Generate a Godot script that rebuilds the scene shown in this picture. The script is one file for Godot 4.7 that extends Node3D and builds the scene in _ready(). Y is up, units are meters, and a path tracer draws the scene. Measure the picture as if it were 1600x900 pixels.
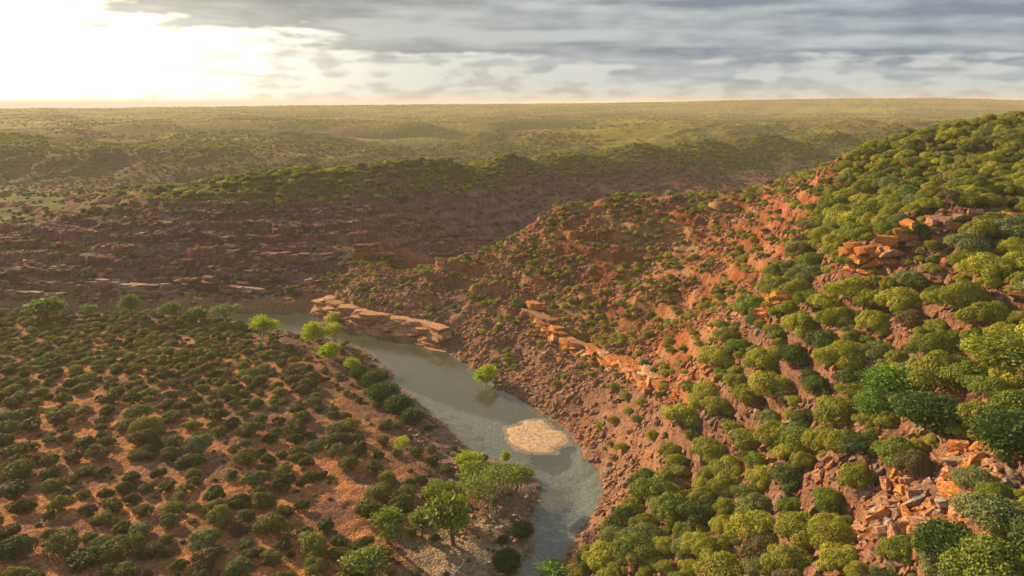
extends Node3D
# A river gorge at low sun: a scrub-covered bench inside a bend, a red rocky spur, the shaded wall behind and a hazy plateau.
# Metres, y up. The river's surface is y = 0.

var rng := RandomNumberGenerator.new()
var names := {}

# ---------------------------------------------------------------- survey of the land
# spot heights: x, z, height
const SPOTS := [-61.9, -73.3, 4.5, -84.8, -105.8, 4.5, -115.3, -149.2, 4.0, -136.0, -178.3, 3.0, -105.9, -185.6, 2.5, -38.9, -73.7, 4.2, -53.4, -106.8, 4.0, -72.7, -150.5, 3.5, -46.3, -135.5, 3.5, -27.1, -108.3, 3.2, -17.1, -82.1, 2.8, -61.6, -169.2, 2.5, -37.4, -148.4, 2.0, -25.7, -130.8, 2.0, -12.7, -105.4, 1.8, -3.9, -96.1, 1.5, -8.7, -83.9, 1.6, -14.6, -76.6, 2.0, -120.0, -60.0, 5.0, -170.0, -110.0, 6.0, -185.0, -186.0, 5.0, -230.0, -150.0, 8.0, -40.0, -40.0, 3.0, -90.0, -20.0, 5.0, -230.0, -60.0, 8.0, -152.1, -200.8, 1.2, -113.0, -198.7, 1.2, -74.6, -196.8, 1.2, -240.0, -214.0, 1.5, -330.0, -214.0, 4.0, -121.1, -215.1, 5.0, -125.5, -225.0, 11.1, -134.7, -244.5, 18.3, -146.2, -267.7, 23.7, -161.5, -215.1, 5.0, -171.6, -230.9, 9.8, -190.5, -259.3, 15.8, -240.0, -330.5, 18.8, -78.9, -210.2, 6.2, -84.7, -229.0, 14.6, -93.8, -257.2, 23.3, -103.6, -287.4, 32.0, -41.5, -223.0, 11.5, -82.6, -286.8, 33.5, -78.5, -272.7, 26.0, -73.3, -254.5, 19.5, -95.7, -332.3, 24.5, -110.3, -382.8, 14.5, -52.7, -293.1, 34.0, -50.2, -279.0, 26.5, -46.9, -260.8, 20.0, -60.9, -338.6, 25.0, -70.0, -389.2, 15.0, -27.8, -310.0, 35.3, -26.5, -295.8, 27.8, -24.9, -277.6, 21.3, -31.9, -355.6, 26.3, -36.5, -406.3, 16.3, 0.0, -350.3, 34.8, 0.0, -336.1, 27.3, 0.0, -317.8, 20.8, 0.0, -396.0, 25.8, 0.0, -446.7, 15.8, 35.0, -391.6, 34.6, 33.7, -377.4, 27.1, 32.1, -359.1, 20.6, 39.1, -437.4, 25.6, 43.6, -488.2, 15.6, 77.3, -433.2, 35.4, 74.7, -418.9, 27.9, 71.5, -400.6, 21.4, 85.5, -479.0, 26.4, 94.5, -530.0, 16.4, 126.8, -474.9, 36.7, 123.0, -460.6, 29.2, 118.1, -442.2, 22.7, 139.1, -520.9, 27.7, 152.7, -571.9, 17.7, 183.6, -516.5, 37.4, 178.5, -502.2, 29.9, 172.0, -483.8, 23.4, 200.0, -562.5, 28.4, 218.2, -613.6, 18.4, 247.7, -558.2, 38.5, 241.4, -543.8, 31.0, 233.2, -525.4, 24.5, 268.2, -604.2, 29.5, 290.9, -655.4, 19.5, 316.4, -595.1, 41.1, 308.7, -580.7, 33.6, 298.9, -562.2, 27.1, 340.9, -641.3, 32.1, 368.2, -692.6, 22.1, 391.4, -632.3, 44.9, 382.5, -617.9, 37.4, 371.0, -599.4, 30.9, 420.0, -678.5, 35.9, 451.8, -730.0, 25.9, 472.7, -669.5, 48.6, 462.5, -655.1, 41.1, 449.5, -636.5, 34.6, 505.5, -715.8, 39.6, 541.8, -767.3, 29.6, 577.1, -711.6, 51.5, 565.4, -697.2, 44.0, 550.3, -678.6, 37.5, 614.7, -758.1, 42.5, 656.5, -809.6, 32.5, 60.0, -262.0, 5.0, 150.0, -330.0, 8.0, 250.0, -420.0, 12.0, 5.0, -228.0, 3.0, -30.0, -218.0, 2.0, 420.0, -480.0, 20.0, -400.0, -300.0, 16.0, -200.0, -400.0, 7.0, -455.8, -555.2, 27.4, -396.4, -555.0, 26.5, -323.8, -557.8, 25.3, -250.9, -561.3, 23.1, -178.2, -568.2, 17.7, 65.5, -734.2, 19.5, -409.8, -490.0, 3.0, -430.7, -515.0, 10.0, -535.3, -640.0, 22.0, -380.5, -455.0, 3.0, -356.4, -490.0, 3.0, -374.5, -515.0, 10.0, -465.5, -640.0, 22.0, -330.9, -455.0, 3.0, -289.5, -490.0, 3.0, -304.3, -515.0, 10.0, -378.2, -640.0, 22.0, -268.9, -455.0, 3.0, -222.7, -490.0, 3.0, -234.1, -515.0, 10.0, -290.9, -640.0, 22.0, -206.8, -455.0, 3.0, -155.9, -490.0, 3.0, -163.9, -515.0, 6.0, -203.6, -640.0, 22.0, -144.8, -455.0, 3.0, -55.4, -194.7, 2.2, -53.1, -195.4, 5.1, -37.3, -198.9, 10.1, -18.8, -202.7, 16.9, 11.7, -213.1, 28.6, 37.6, -207.1, 33.3, 74.3, -191.2, 39.6, 72.7, -162.1, 47.1, 84.5, -157.6, 49.5, 112.7, -159.0, 55.0, 45.0, -242.0, 22.0, 95.0, -258.0, 26.0, 130.0, -232.0, 44.0, 15.0, -235.0, 12.0, -25.0, -214.0, 7.0, -34.5, -182.3, 6.2, -18.4, -175.7, 4.7, -8.6, -183.6, 11.3, 8.8, -189.8, 18.7, 15.6, -165.0, 11.3, 4.7, -165.2, 8.0, 20.0, -138.3, 8.1, 24.2, -114.4, 7.5, 0.0, -152.4, 2.8, 12.2, -123.6, 3.2, 16.6, -107.2, 3.8, 33.1, -177.2, 18.1, 51.0, -185.1, 28.5, 43.1, -152.7, 19.5, 28.2, -147.3, 10.7, 52.5, -161.4, 24.9, 61.1, -166.3, 31.7, 44.4, -117.9, 28.7, 32.7, -113.5, 19.7, 22.4, -102.0, 7.6, 18.0, -93.0, 5.0, 11.3, -84.3, 3.3, 7.4, -78.8, 2.3, 15.3, -72.8, 6.7, 24.0, -77.9, 10.4, 32.7, -81.7, 17.1, 40.0, -82.0, 25.8, 26.2, -62.4, 14.3, 32.7, -64.6, 22.5, 35.5, -53.4, 27.2, 28.0, -48.5, 24.5, 32.0, -40.7, 30.2, 40.0, -50.0, 33.8, 50.9, -76.4, 36.0, 46.5, -59.6, 35.1, 51.8, -92.9, 39.8, 53.5, -97.5, 45.2, 62.5, -84.1, 41.7, 80.0, -110.2, 46.3, 71.3, -112.2, 46.0, 43.0, -100.3, 28.4, 50.9, -109.6, 36.2, 49.0, -94.7, 34.9, 70.0, -40.0, 42.0, 100.0, -80.0, 48.0, 150.0, -120.0, 54.0, 200.0, -200.0, 56.0, 210.0, -270.0, 50.0, 40.0, -18.0, 33.0, 18.0, -42.0, 14.0, 12.0, -58.0, 6.0, 110.0, -20.0, 46.0, 320.0, -260.0, 52.0, 330.0, -360.0, 40.0, 520.0, -560.0, 44.0, 520.0, -350.0, 52.0, 8.0, -30.0, 3.0]
# the two banks of the river, from upstream to downstream
const BANK_A := [Vector2(-330, -208), Vector2(-230, -205), Vector2(-150, -199), Vector2(-95, -195), Vector2(-76, -189), Vector2(-64.3, -182.0), Vector2(-53.8, -176.5), Vector2(-45.5, -172.5), Vector2(-39.0, -169.0), Vector2(-33.5, -161.6), Vector2(-28.1, -152.7), Vector2(-26.2, -146.9), Vector2(-23.8, -141.4), Vector2(-19.9, -135.4), Vector2(-13.4, -125.7), Vector2(-9.4, -118.1), Vector2(-6.2, -113.0), Vector2(-4.2, -110.7), Vector2(0.0, -109.3), Vector2(0.9, -106.5), Vector2(3.0, -104.4), Vector2(5.0, -102.2), Vector2(4.8, -98.4), Vector2(3.9, -94.8), Vector2(2.4, -90.8), Vector2(3.5, -88.9), Vector2(3.1, -86.2), Vector2(1.6, -83.0), Vector2(-0.2, -78.7), Vector2(-2, -66), Vector2(-4, -45), Vector2(-5, -20)]
const BANK_B := [Vector2(-330, -213), Vector2(-230, -212), Vector2(-150, -203.5), Vector2(-95.2, -200.8), Vector2(-75.2, -198.2), Vector2(-57.0, -196.9), Vector2(-47.4, -187.7), Vector2(-39.8, -180.9), Vector2(-30.4, -176.6), Vector2(-23.2, -172.5), Vector2(-17.6, -166.6), Vector2(-13.1, -159.0), Vector2(-8.1, -151.5), Vector2(-3.9, -143.9), Vector2(0.0, -138.7), Vector2(5.7, -129.1), Vector2(9.7, -122.6), Vector2(12.4, -114.4), Vector2(12.9, -109.3), Vector2(14.7, -106.5), Vector2(14.3, -99.5), Vector2(13.4, -95.5), Vector2(11.4, -92.1), Vector2(8.7, -87.7), Vector2(7.5, -84.7), Vector2(5.8, -80.6), Vector2(4.8, -76.0), Vector2(4, -66), Vector2(3, -45), Vector2(2, -20)]

class Grid:
	var x0 := 0.0
	var z0 := 0.0
	var step := 1.0
	var nx := 0
	var nz := 0
	var v := PackedFloat32Array()
	func _init(a: float, b: float, s: float, n: int, m: int) -> void:
		x0 = a; z0 = b; step = s; nx = n; nz = m
		v.resize(n * m)
	func flat(x: float, z: float) -> float:      # bilinear
		var fx := clampf((x - x0) / step, 0.0, nx - 1.001)
		var fz := clampf((z - z0) / step, 0.0, nz - 1.001)
		var i := int(fx)
		var j := int(fz)
		fx -= i; fz -= j
		var k := j * nx + i
		return lerpf(lerpf(v[k], v[k + 1], fx), lerpf(v[k + nx], v[k + nx + 1], fx), fz)
	func soft(x: float, z: float) -> float:      # cubic B-spline
		var fx := clampf((x - x0) / step, 1.0, nx - 2.001)
		var fz := clampf((z - z0) / step, 1.0, nz - 2.001)
		var i := int(fx)
		var j := int(fz)
		fx -= i; fz -= j
		var gx := 1.0 - fx
		var a0 := gx * gx * gx / 6.0
		var a1 := (3.0 * fx * fx * fx - 6.0 * fx * fx + 4.0) / 6.0
		var a3 := fx * fx * fx / 6.0
		var a2 := 1.0 - a0 - a1 - a3
		var gz := 1.0 - fz
		var b0 := gz * gz * gz / 6.0
		var b1 := (3.0 * fz * fz * fz - 6.0 * fz * fz + 4.0) / 6.0
		var b3 := fz * fz * fz / 6.0
		var b2 := 1.0 - b0 - b1 - b3
		var k := (j - 1) * nx + i - 1
		var r := b0 * (a0 * v[k] + a1 * v[k + 1] + a2 * v[k + 2] + a3 * v[k + 3])
		k += nx
		r += b1 * (a0 * v[k] + a1 * v[k + 1] + a2 * v[k + 2] + a3 * v[k + 3])
		k += nx
		r += b2 * (a0 * v[k] + a1 * v[k + 1] + a2 * v[k + 2] + a3 * v[k + 3])
		k += nx
		return r + b3 * (a0 * v[k] + a1 * v[k + 1] + a2 * v[k + 2] + a3 * v[k + 3])

var rough: Grid       # spot heights, interpolated
var to_water: Grid    # signed distance to the water's edge
var to_b: Grid        # distance to bank B
var to_a: Grid        # distance to bank A
var near: Grid        # finished heights of the gorge
var mid: Grid
var n_big: FastNoiseLite
var n_mid: FastNoiseLite
var n_fine: FastNoiseLite
var n_ridge: FastNoiseLite
var n_patch: FastNoiseLite
var n_far: FastNoiseLite

func noise_of(s: int, f: float, oct := 3, kind := FastNoiseLite.TYPE_SIMPLEX_SMOOTH) -> FastNoiseLite:
	var n := FastNoiseLite.new()
	n.seed = s
	n.frequency = f
	n.noise_type = kind
	n.fractal_octaves = oct
	n.fractal_type = FastNoiseLite.FRACTAL_FBM if oct > 1 else FastNoiseLite.FRACTAL_NONE
	return n

func sst(a: float, b: float, x: float) -> float:
	var t := clampf((x - a) / (b - a), 0.0, 1.0)
	return t * t * (3.0 - 2.0 * t)

func line_distance(x: float, z: float, line: Array) -> float:
	var best := 1e9
	for k in line.size() - 1:
		var a: Vector2 = line[k]
		var b: Vector2 = line[k + 1]
		var ex := b.x - a.x
		var ez := b.y - a.y
		var t := clampf(((x - a.x) * ex + (z - a.y) * ez) / (ex * ex + ez * ez), 0.0, 1.0)
		var dx := a.x + ex * t - x
		var dz := a.y + ez * t - z
		best = minf(best, dx * dx + dz * dz)
	return sqrt(best)

func survey() -> void:
	# multiquadric interpolation of the spot heights
	var n := SPOTS.size() / 3
	var m := n + 1
	var px := PackedFloat64Array()
	var pz := PackedFloat64Array()
	var rows := []
	for i in n:
		px.append(SPOTS[i * 3]); pz.append(SPOTS[i * 3 + 1])
	for i in m:
		var r := PackedFloat64Array()
		r.resize(m + 1)
		for j in m:
			if i < n and j < n:
				var dx := px[i] - px[j]
				var dz := pz[i] - pz[j]
				r[j] = sqrt(dx * dx + dz * dz + 16.0) + (-1.2 if i == j else 0.0)
			else:
				r[j] = 0.0 if i == n and j == n else 1.0
		r[m] = SPOTS[i * 3 + 2] if i < n else 0.0
		rows.append(r)
	for c in m:
		var best := c
		for r in range(c + 1, m):
			if absf(rows[r][c]) > absf(rows[best][c]):
				best = r
		var swap: PackedFloat64Array = rows[c]
		rows[c] = rows[best]
		rows[best] = swap
		var pr: PackedFloat64Array = rows[c]
		for r in range(c + 1, m):
			var rr: PackedFloat64Array = rows[r]
			var f := rr[c] / pr[c]
			if f != 0.0:
				for k in range(c, m + 1):
					rr[k] -= f * pr[k]
				rows[r] = rr
	var w := PackedFloat64Array()
	w.resize(m)
	for c in range(m - 1, -1, -1):
		var s: float = rows[c][m]
		for k in range(c + 1, m):
			s -= rows[c][k] * w[k]
		w[c] = s / rows[c][c]
	rough = Grid.new(-500, -860, 5.0, 220, 176)
	for j in rough.nz:
		var z := rough.z0 + j * rough.step
		for i in rough.nx:
			var x := rough.x0 + i * rough.step
			var h := w[n]
			for k in n:
				var dx := px[k] - x
				var dz := pz[k] - z
				h += w[k] * sqrt(dx * dx + dz * dz + 16.0)
			rough.v[j * rough.nx + i] = h
	# the river
	var water := PackedVector2Array()
	for p in BANK_A:
		water.append(p)
	for k in range(BANK_B.size() - 1, -1, -1):
		water.append(BANK_B[k])
	to_water = Grid.new(-250, -240, 2.0, 140, 116)
	to_a = Grid.new(-250, -240, 2.0, 140, 116)
	to_b = Grid.new(-250, -240, 2.0, 140, 116)
	for j in to_water.nz:
		var z := to_water.z0 + j * 2.0
		for i in to_water.nx:
			var x := to_water.x0 + i * 2.0
			var a := line_distance(x, z, BANK_A)
			var b := line_distance(x, z, BANK_B)
			var s := -1.0 if Geometry2D.is_point_in_polygon(Vector2(x, z), water) else 1.0
			to_a.v[j * 140 + i] = a
			to_b.v[j * 140 + i] = b
			to_water.v[j * 140 + i] = minf(a, b) * s

func far_height(x: float, z: float) -> float:
	var d := sqrt(x * x + z * z)
	var v := 27.0 + 10.0 * n_far.get_noise_2d(x, z) - 85.0 * maxf(0.0, n_ridge.get_noise_2d(x * 0.5, z * 0.9) - 0.03) * sst(2800.0, 1500.0, d) + 4.0 * n_big.get_noise_2d(x * 0.35, z * 0.35)
	v += 12.0 * sst(-500.0, 900.0, x) * sst(2500.0, 700.0, d)
	# the plateau climbs to a skyline about 2.6 km off, higher in the east, and falls away behind it
	var side := x / (absf(z) + 1.0)
	var rise := lerpf(9.0, 22.0, sst(-0.75, 0.1, side)) + 18.0 * sst(0.0, 0.5, side) - 9.0 * sst(0.55, 0.8, side)
	v = lerpf(v, 28.0 + rise + 2.0 * n_far.get_noise_2d(x * 2.0, z * 2.0), sst(1500.0, 2600.0, d))
	return v - 80.0 * sst(2650.0, 4500.0, d)

# the wavy top of the hard beds: where the rock crops out as a step
func bed_wave(x: float, z: float) -> float:
	return 1.1 * n_mid.get_noise_2d(x * 0.5 + 300.0, z * 0.5) + 0.6 * n_fine.get_noise_2d(x * 0.2, z * 0.2)

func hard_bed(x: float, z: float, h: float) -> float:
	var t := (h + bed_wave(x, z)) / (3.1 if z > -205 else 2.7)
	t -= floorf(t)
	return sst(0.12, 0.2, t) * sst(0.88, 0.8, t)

# height of the finished ground before it is put on a grid
func ground(x: float, z: float) -> float:
	var h := rough.soft(x, z)
	var out := maxf(maxf(sst(-360, -480, x), sst(420, 560, x)), sst(-640, -800, z))
	if out > 0.0:
		h = lerpf(h, far_height(x, z), out)
	var inside := x > -248 and x < 26 and z > -238 and z < -12
	var sd := 99.0
	var b := 99.0
	var a := 99.0
	if inside:
		sd = to_water.soft(x, z)
		b = to_b.soft(x, z)
		a = to_a.soft(x, z)
	var bench := inside and a < b and sd > 0.0 or (z > -196 and x < -30 and h < 9)
	var hilly := 0.12 if bench else sst(1.0, 6.0, h)
	# gullies and lumps
	h += hilly * (2.6 * n_big.get_noise_2d(x, z) + 1.3 * n_mid.get_noise_2d(x, z))
	# ledges: beds of harder rock stand out as steps
	if not bench and h > 1.0 and z > -340:
		var wob := bed_wave(x, z)
		var bed := 3.1 if z > -205 else 2.7
		var t := (h + wob) / bed
		var f := t - floorf(t)
		var stepped := (floorf(t) + sst(0.46, 0.60, f)) * bed - wob
		var k := clampf(0.35 + 1.1 * n_mid.get_noise_2d(x * 0.6, z * 0.6 + 500.0), 0.0, 0.85)
		if z < -205:
			k = clampf(k + 0.4, 0.35, 0.98)
		h = lerpf(h, stepped, k * sst(1.0, 5.0, h) * sst(46.0, 36.0, h) * sst(-340.0, -280.0, z))
	h += (0.35 if bench else 0.6) * n_fine.get_noise_2d(x, z) * sst(0.0, 3.0, sd) + (0.05 if bench else 0.22) * n_fine.get_noise_2d(x * 4.0, z * 4.0)
	if sd < 14.0:
		sd += 0.9 * n_fine.get_noise_2d(x * 1.3 + 90.0, z * 1.3) + 0.7 * n_mid.get_noise_2d(x, z)
		var target := 0.0
		if sd < 0.0:
			target = maxf(-2.2, -0.1 + sd * 0.4)
		elif b < a:
			target = sd * 0.42 + 0.5 * maxf(0.0, n_fine.get_noise_2d(x * 2.0, z * 2.0)) * sst(0.0, 1.5, sd)
			var cliff := sst(-60.0, -52.0, x) * sst(-12.0, -20.0, x) * sst(-155.0, -165.0, z) * sst(-200.0, -196.0, z)
			if cliff > 0.0:
				# undercut beds rising from the water
				var c := sd + 0.8 * n_mid.get_noise_2d(x * 2.0, z * 2.0)
				var up := 1.9 * sst(0.1, 0.8, c) + 1.7 * sst(1.7, 2.3, c) + 1.8 * sst(3.0, 3.7, c) + 1.2 * sst(5.4, 6.4, c)
				target = lerpf(target, up, cliff)
		else:
			target = sd * 0.16
		h = lerpf(target, h, sst(0.0, 9.0, sd))
		if sd < 0.0:
			h = minf(h, target)
	return h

func height(x: float, z: float) -> float:
	if x > near.x0 and x < near.x0 + (near.nx - 1) * near.step and z > near.z0 and z < near.z0 + (near.nz - 1) * near.step:
		return near.flat(x, z)
	if x > mid.x0 and x < mid.x0 + (mid.nx - 1) * mid.step and z > mid.z0 and z < mid.z0 + (mid.nz - 1) * mid.step:
		return mid.flat(x, z)
	return far_height(x, z)

func slope_at(x: float, z: float, e := 1.0) -> Vector3:
	return Vector3(height(x - e, z) - height(x + e, z), 2.0 * e, height(x, z - e) - height(x, z + e)).normalized()

func water_gap(x: float, z: float) -> float:
	if x < -248 or x > 26 or z < -238 or z > -12:
		return 99.0
	return to_water.flat(x, z)

func on_bench(x: float, z: float) -> bool:
	if x < -248 or x > 26 or z < -238 or z > -12:
		return false
	return to_a.flat(x, z) < to_b.flat(x, z) and z > -196

# how far inside the brushy near spur (positive) or out on the bare red slope (negative), metres
func brushy(x: float, z: float) -> float:
	return ((x - 15.0) * 68.0 + (z + 84.0) * 53.0) / 86.0

# ---------------------------------------------------------------- what the ground is made of
const ORANGE := Color(0.84, 0.38, 0.18)
const PINK := Color(0.64, 0.33, 0.22)
const RED := Color(0.58, 0.18, 0.085)
const DULL := Color(0.26, 0.15, 0.11)
const MAROON := Color(0.44, 0.14, 0.19)
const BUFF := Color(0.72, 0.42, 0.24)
const SAND := Color(0.74, 0.55, 0.39)
const GREY_SAND := Color(0.50, 0.37, 0.30)
const BED := Color(0.09, 0.08, 0.04)  # upstream bed, painted dark like the slopes mirrored in the water
const HEATH := Color(0.48, 0.44, 0.08)
const HEATH_DARK := Color(0.19, 0.20, 0.07)

func soil(x: float, z: float, h: float, up: float) -> Color:
	var p := n_patch.get_noise_2d(x, z)
	var q := n_patch.get_noise_2d(x * 4.0 + 70.0, z * 4.0)
	var f := n_fine.get_noise_2d(x * 3.0, z * 3.0)
	var c: Color
	var sd := water_gap(x, z)
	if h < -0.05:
		# reflections painted into the bed: dark slopes upstream, pale sky by inner bank, downstream
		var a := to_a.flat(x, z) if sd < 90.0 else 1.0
		var sky_tint := sst(-0.12, 0.12, sst(-150.0, -110.0, z) * 1.25 - a / (a + (to_b.flat(x, z) if sd < 90.0 else 1.0)) + 0.12 * q)
		c = BED.lerp(Color(0.50, 0.62, 0.66), sky_tint).lerp(GREY_SAND, sst(-0.40, -0.15, h + 0.35 * f))
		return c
	if on_bench(x, z):
		c = ORANGE.lerp(PINK, sst(-0.1, 0.35, p + 0.5 * q))
		c = c.lerp(Color(0.30, 0.17, 0.125), sst(0.0, 0.35, q + 0.4 * f + 0.5 * n_mid.get_noise_2d(x, z)) * 0.7)
		var edge := sd + 4.0 * q + 3.0 * p
		c = c.lerp(Color(0.36, 0.21, 0.16), sst(20.0, 9.0, edge) * 0.9)
		c = c.lerp(GREY_SAND, sst(8.0, 4.0, edge + 3.0 * f))
		if z > -92 and sd < 16.0:
			c = c.lerp(SAND, sst(-92.0, -88.0, z - 2.0 * q) * sst(16.0, 10.0, sd + 3.0 * q))
		return c
	if z < -640 or z < -245 and up > 0.965 + 0.02 * q and h > lerpf(13.0, 29.0, sst(-150.0, -70.0, x)) or x < -380 or x > 430:  # sunlit look of the level rims put into the heath colour
		c = HEATH.lerp(HEATH_DARK, sst(-0.25, 0.25, 0.6 * p + 0.4 * q + 1.2 * n_far.get_noise_2d(x * 3.0, z * 3.0)))
		c = c.lerp(MAROON, sst(0.1, 0.35, n_big.get_noise_2d(x * 0.5, z * 0.5) + 0.4 * q) * 0.4)
		return c
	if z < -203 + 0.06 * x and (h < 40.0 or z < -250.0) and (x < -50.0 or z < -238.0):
		c = MAROON.lerp(DULL, sst(-0.1, 0.3, q + 0.3 * p))  # maroon soil, made darker and purpler to carry the wall's shade
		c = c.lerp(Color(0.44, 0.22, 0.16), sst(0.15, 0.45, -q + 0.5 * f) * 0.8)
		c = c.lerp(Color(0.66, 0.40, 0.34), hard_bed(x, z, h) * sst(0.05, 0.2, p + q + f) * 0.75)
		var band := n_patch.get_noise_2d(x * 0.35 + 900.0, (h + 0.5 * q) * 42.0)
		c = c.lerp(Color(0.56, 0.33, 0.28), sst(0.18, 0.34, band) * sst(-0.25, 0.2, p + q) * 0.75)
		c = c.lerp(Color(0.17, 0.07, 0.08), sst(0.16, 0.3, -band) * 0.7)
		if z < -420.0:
			c = c.lerp(Color(0.22, 0.15, 0.13), 0.6).lerp(HEATH_DARK, sst(-0.15, 0.1, q + f) * 0.7)  # far hill's shaded face painted dark, with patches of scrub colour
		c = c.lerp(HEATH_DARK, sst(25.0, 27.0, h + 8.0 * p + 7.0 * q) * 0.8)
		return c
	c = RED.lerp(Color(0.80, 0.34, 0.16), sst(-0.15, 0.3, p + 0.4 * q))
	c = c.lerp(PINK, sst(0.0, 0.4, q) * 0.7)
	c = c.lerp(DULL, sst(0.1, 0.4, -q + 0.5 * f) * 0.6)
	if sd < 26.0:
		c = c.lerp(Color(0.50, 0.31, 0.23), sst(24.0, 10.0, sd + 6.0 * p) * 0.75)
	# bare beds show where the ground is steep
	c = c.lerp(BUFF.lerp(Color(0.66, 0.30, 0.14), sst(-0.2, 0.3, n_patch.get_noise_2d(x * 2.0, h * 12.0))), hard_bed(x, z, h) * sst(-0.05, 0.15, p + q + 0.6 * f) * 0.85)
	var k := brushy(x, z)
	if k > -10.0:
		c = c.lerp(Color(0.34, 0.20, 0.16), sst(-6.0, 10.0, k + 8.0 * p) * 0.75)
	if h > 40.0:
		c = c.lerp(HEATH_DARK, sst(45.0, 47.0, h + 8.0 * p + 6.0 * q) * 0.6)
	return c

func noise_image(n: FastNoiseLite, size: int, low: float, high: float) -> Image:
	var im := n.get_seamless_image(size, size)
	im.convert(Image.FORMAT_L8)
	var d := im.get_data()
	for i in d.size():
		d[i] = clampi(int(255.0 * lerpf(low, high, d[i] / 255.0)), 0, 255)
	return Image.create_from_data(size, size, false, Image.FORMAT_L8, d)

var tex_grain: ImageTexture
var tex_rubble: ImageTexture
var tex_bump: ImageTexture
var tex_rock: ImageTexture

func make_textures() -> void:
	tex_grain = ImageTexture.create_from_image(noise_image(noise_of(11, 0.02, 5), 512, 0.66, 1.0))
	tex_rock = ImageTexture.create_from_image(noise_image(noise_of(14, 0.025, 6), 512, 0.30, 1.15))
	var c := noise_of(12, 0.03, 2, FastNoiseLite.TYPE_CELLULAR)
	c.cellular_return_type = FastNoiseLite.RETURN_CELL_VALUE
	tex_rubble = ImageTexture.create_from_image(noise_image(c, 512, 0.58, 1.0))
	var e := noise_of(13, 0.03, 5)
	tex_bump = ImageTexture.create_from_image(noise_image(e, 512, 0.0, 1.0))

func earth_material(called: String, m1: float, m2: float, relief: float) -> StandardMaterial3D:
	var m := StandardMaterial3D.new()
	m.resource_name = called
	m.vertex_color_use_as_albedo = true
	m.roughness = 0.95
	m.metallic_specular = 0.15
	m.albedo_texture = tex_grain
	m.uv1_triplanar = true
	m.uv1_world_triplanar = true
	m.uv1_scale = Vector3.ONE * m1
	m.detail_enabled = true
	m.detail_albedo = tex_rubble
	m.detail_blend_mode = BaseMaterial3D.BLEND_MODE_MUL
	m.detail_uv_layer = BaseMaterial3D.DETAIL_UV_2
	m.uv2_triplanar = true
	m.uv2_world_triplanar = true
	m.uv2_scale = Vector3.ONE * m2
	if relief > 0.0:
		m.heightmap_enabled = true
		m.heightmap_texture = tex_bump
		m.heightmap_scale = relief
	return m

func sheet(g: Grid, called: String, mat: Material, hole: Rect2, lap: float) -> MeshInstance3D:
	var pos := PackedVector3Array()
	var nor := PackedVector3Array()
	var col := PackedColorArray()
	var idx := PackedInt32Array()
	pos.resize(g.nx * g.nz); nor.resize(g.nx * g.nz); col.resize(g.nx * g.nz)
	for j in g.nz:
		var z := g.z0 + j * g.step
		for i in g.nx:
			var x := g.x0 + i * g.step
			var k := j * g.nx + i
			var h := g.v[k]
			var l := g.v[k - 1] if i > 0 else h
			var r := g.v[k + 1] if i < g.nx - 1 else h
			var u := g.v[k - g.nx] if j > 0 else h
			var d := g.v[k + g.nx] if j < g.nz - 1 else h
			var n := Vector3(l - r, 2.0 * g.step, u - d).normalized()
			var y := h
			if lap > 0.0 and hole.grow(-g.step * 0.5).has_point(Vector2(x, z)):
				y -= 0.4
			pos[k] = Vector3(x, y, z)
			nor[k] = n
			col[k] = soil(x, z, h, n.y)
	var inner := hole.grow(-g.step * lap)
	for j in g.nz - 1:
		for i in g.nx - 1:
			if hole.has_area() and inner.has_point(Vector2(g.x0 + (i + 0.5) * g.step, g.z0 + (j + 0.5) * g.step)):
				continue
			var k := j * g.nx + i
			idx.append_array([k, k + 1, k + g.nx, k + 1, k + g.nx + 1, k + g.nx])
	var a := []
	a.resize(Mesh.ARRAY_MAX)
	a[Mesh.ARRAY_VERTEX] = pos
	a[Mesh.ARRAY_NORMAL] = nor
	a[Mesh.ARRAY_COLOR] = col
	a[Mesh.ARRAY_INDEX] = idx
	var me := ArrayMesh.new()
	me.add_surface_from_arrays(Mesh.PRIMITIVE_TRIANGLES, a)
	me.surface_set_material(0, mat)
	var o := MeshInstance3D.new()
	o.name = called
	o.mesh = me
	o.set_meta("kind", "structure")
	add_child(o, true)
	return o

func land() -> void:
	near = Grid.new(-190, -265, 0.5, 641, 466)
	for j in near.nz:
		for i in near.nx:
			near.v[j * near.nx + i] = ground(near.x0 + i * near.step, near.z0 + j * near.step)
	mid = Grid.new(-500, -850, 2.5, 431, 341)
	for j in mid.nz:
		for i in mid.nx:
			mid.v[j * mid.nx + i] = ground(mid.x0 + i * mid.step, mid.z0 + j * mid.step)
	var far := Grid.new(-4500, -5000, 25.0, 361, 209)
	for j in far.nz:
		for i in far.nx:
			far.v[j * far.nx + i] = far_height(far.x0 + i * far.step, far.z0 + j * far.step)
	var near_rect := Rect2(near.x0, near.z0, (near.nx - 1) * near.step, (near.nz - 1) * near.step)
	var mid_rect := Rect2(mid.x0, mid.z0, (mid.nx - 1) * mid.step, (mid.nz - 1) * mid.step)
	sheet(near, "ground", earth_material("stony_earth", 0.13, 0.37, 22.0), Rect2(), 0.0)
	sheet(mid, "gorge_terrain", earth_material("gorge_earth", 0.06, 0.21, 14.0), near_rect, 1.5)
	sheet(far, "plateau_terrain", earth_material("plateau_scrub", 0.011, 0.034, 120.0), mid_rect, 0.0)

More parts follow.
